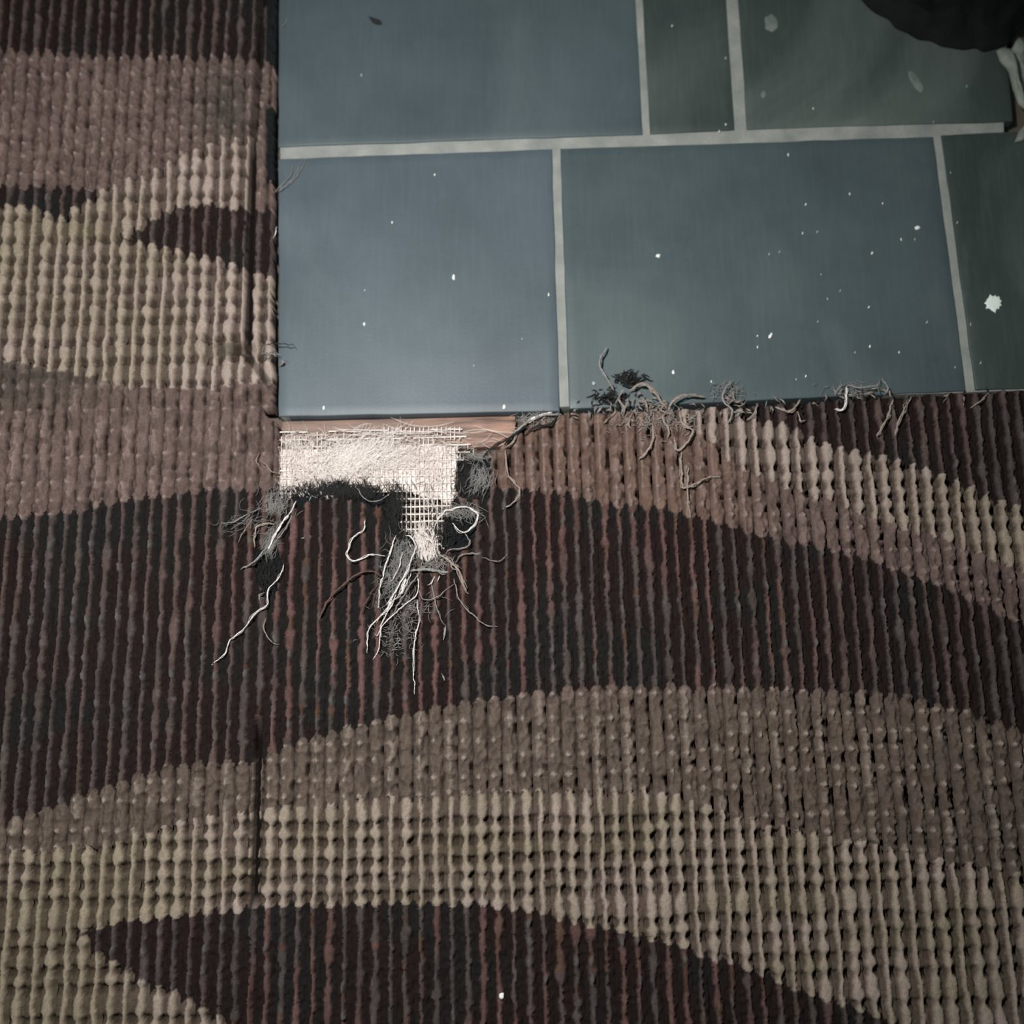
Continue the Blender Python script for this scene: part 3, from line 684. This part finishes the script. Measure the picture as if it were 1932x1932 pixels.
lump('plaster_smudge', [(1712, 134), (1722, 134), (1736, 150), (1744, 168), (1738, 176), (1728, 168), (1716, 150)], .8, M_MDIM, 'faint slanting plaster smear above the long grout line', 'plaster spot', 12, rough=.2)
lump('plaster_smudge', [(1437, 172), (1443, 170), (1446, 178), (1440, 186), (1435, 181)], .8, M_MDIM, 'small dull plaster dab on the upper tile beside the wide grout joint', 'plaster spot', 13, rough=.2)
lump('soot_smudge', [(694, 30), (706, 34), (718, 38), (722, 46), (712, 48), (704, 44)], 1.0, M_BLACK, 'small dark fluff smudge at the top of the large upper-left tile', 'smudge', 14, rough=.3)

def crumb(px, py, sx, sy, rot, mat, label, group=None, z=.3, cat='lint', name='lint_speck'):
    P = []
    for k in range(9):
        a = k*2*math.pi/9; r_ = random.uniform(.75, 1.2); u, v = sx*r_*math.cos(a), sy*r_*math.sin(a)
        P.append((px+u*math.cos(rot)-v*math.sin(rot), py+u*math.sin(rot)+v*math.cos(rot)))
    return lump(name, P, min(sx, sy)*.9, mat, label, cat, int(px+py) % 97, z=z, group=group)
M_LINT = plain('bright_lint', srgb(228, 232, 228), .5, .4); M_LDIM = plain('dull_lint', srgb(160, 168, 166), .6, .3)
BIG = [(1242, 483, 5, 4.5, 0, 'white crumb at the middle of the large lower tile, left of its centre'),
       (1454, 633, 3, 6, .5, 'bright oval lint speck low on the large lower tile'),
       (1730, 431, 5.5, 4.5, 0, 'dull white crumb beside the slanting right-hand grout joint'),
       (856, 524, 3.2, 5.5, 0, 'white lint fleck at the middle of the lower left tile'),
       (611, 770, 2.8, 5, 0, 'white lint fleck near the bottom left tile corner by the wooden strip'),
       (687, 612, 2.5, 3.6, 0, 'small white fleck low on the lower left tile'),
       (951, 769, 3.4, 5, 0, 'pale pointed fleck on the tile edge above the wooden strip end'),
       (1120, 724, 4.2, 4.2, 0, 'round grey lint ball left of the tall kinked thread'),
       (1270, 703, 2.6, 4.5, 0, 'pale fleck on the tile above the arching thread')]
for px, py, sx, sy, r_, lb in BIG: crumb(px, py, sx, sy, r_, M_LINT if sx != 4.2 else M_LDIM, lb)
crumb(947, 1874, 5, 7, 0, M_LINT, 'white lint crumb lying on the dark carpet band at the bottom', z=15)
crumb(1930, 1421, 7, 17, 0, M_LINT, 'white fluff at the right edge on the brown carpet band', z=15)
SM = [(1471, 475), (1549, 518), (1561, 564), (1639, 580), (1543, 607), (1542, 438), (1487, 292), (1520, 386), (1603, 366), (1665, 384), (1429, 634), (1429, 655), (1613, 665), (1696, 665),
      (1342, 720), (1520, 710), (1502, 716), (1806, 420), (1793, 326), (1831, 612), (1850, 685), (1802, 693), (1534, 205), (1357, 248), (1369, 235), (1369, 110), (1268, 49), (1749, 608), (1641, 654),
      (688, 548), (682, 142), (1035, 556), (894, 690), (1514, 440), (1645, 478), (1726, 452), (1585, 549), (1700, 452), (1761, 230), (1824, 163), (1451, 480), (820, 330), (985, 640), (740, 420)]
WHERE = [(lambda x, y: y < 255 and x < 1205, 'on the large upper left tile'), (lambda x, y: y < 250 and x < 1380, 'on the narrow upper tile'),
         (lambda x, y: y < 240, 'on the upper tile below the black cloth'), (lambda x, y: x < 1050, 'on the lower left tile'),
         (lambda x, y: x < 1765+(y-250)*.125, 'on the large lower middle tile'), (lambda x, y: True, 'on the lower right tile with the paint splat')]
for px, py in SM:
    wh = [t for f, t in WHERE if f(px, py)][0]
    crumb(px, py, random.uniform(1.0, 1.7), random.uniform(2.0, 3.6), random.uniform(-.1, .5), M_LINT if random.random() < .45 else M_LDIM,
          'tiny pale lint speck lying '+wh, 'lint specks '+wh)
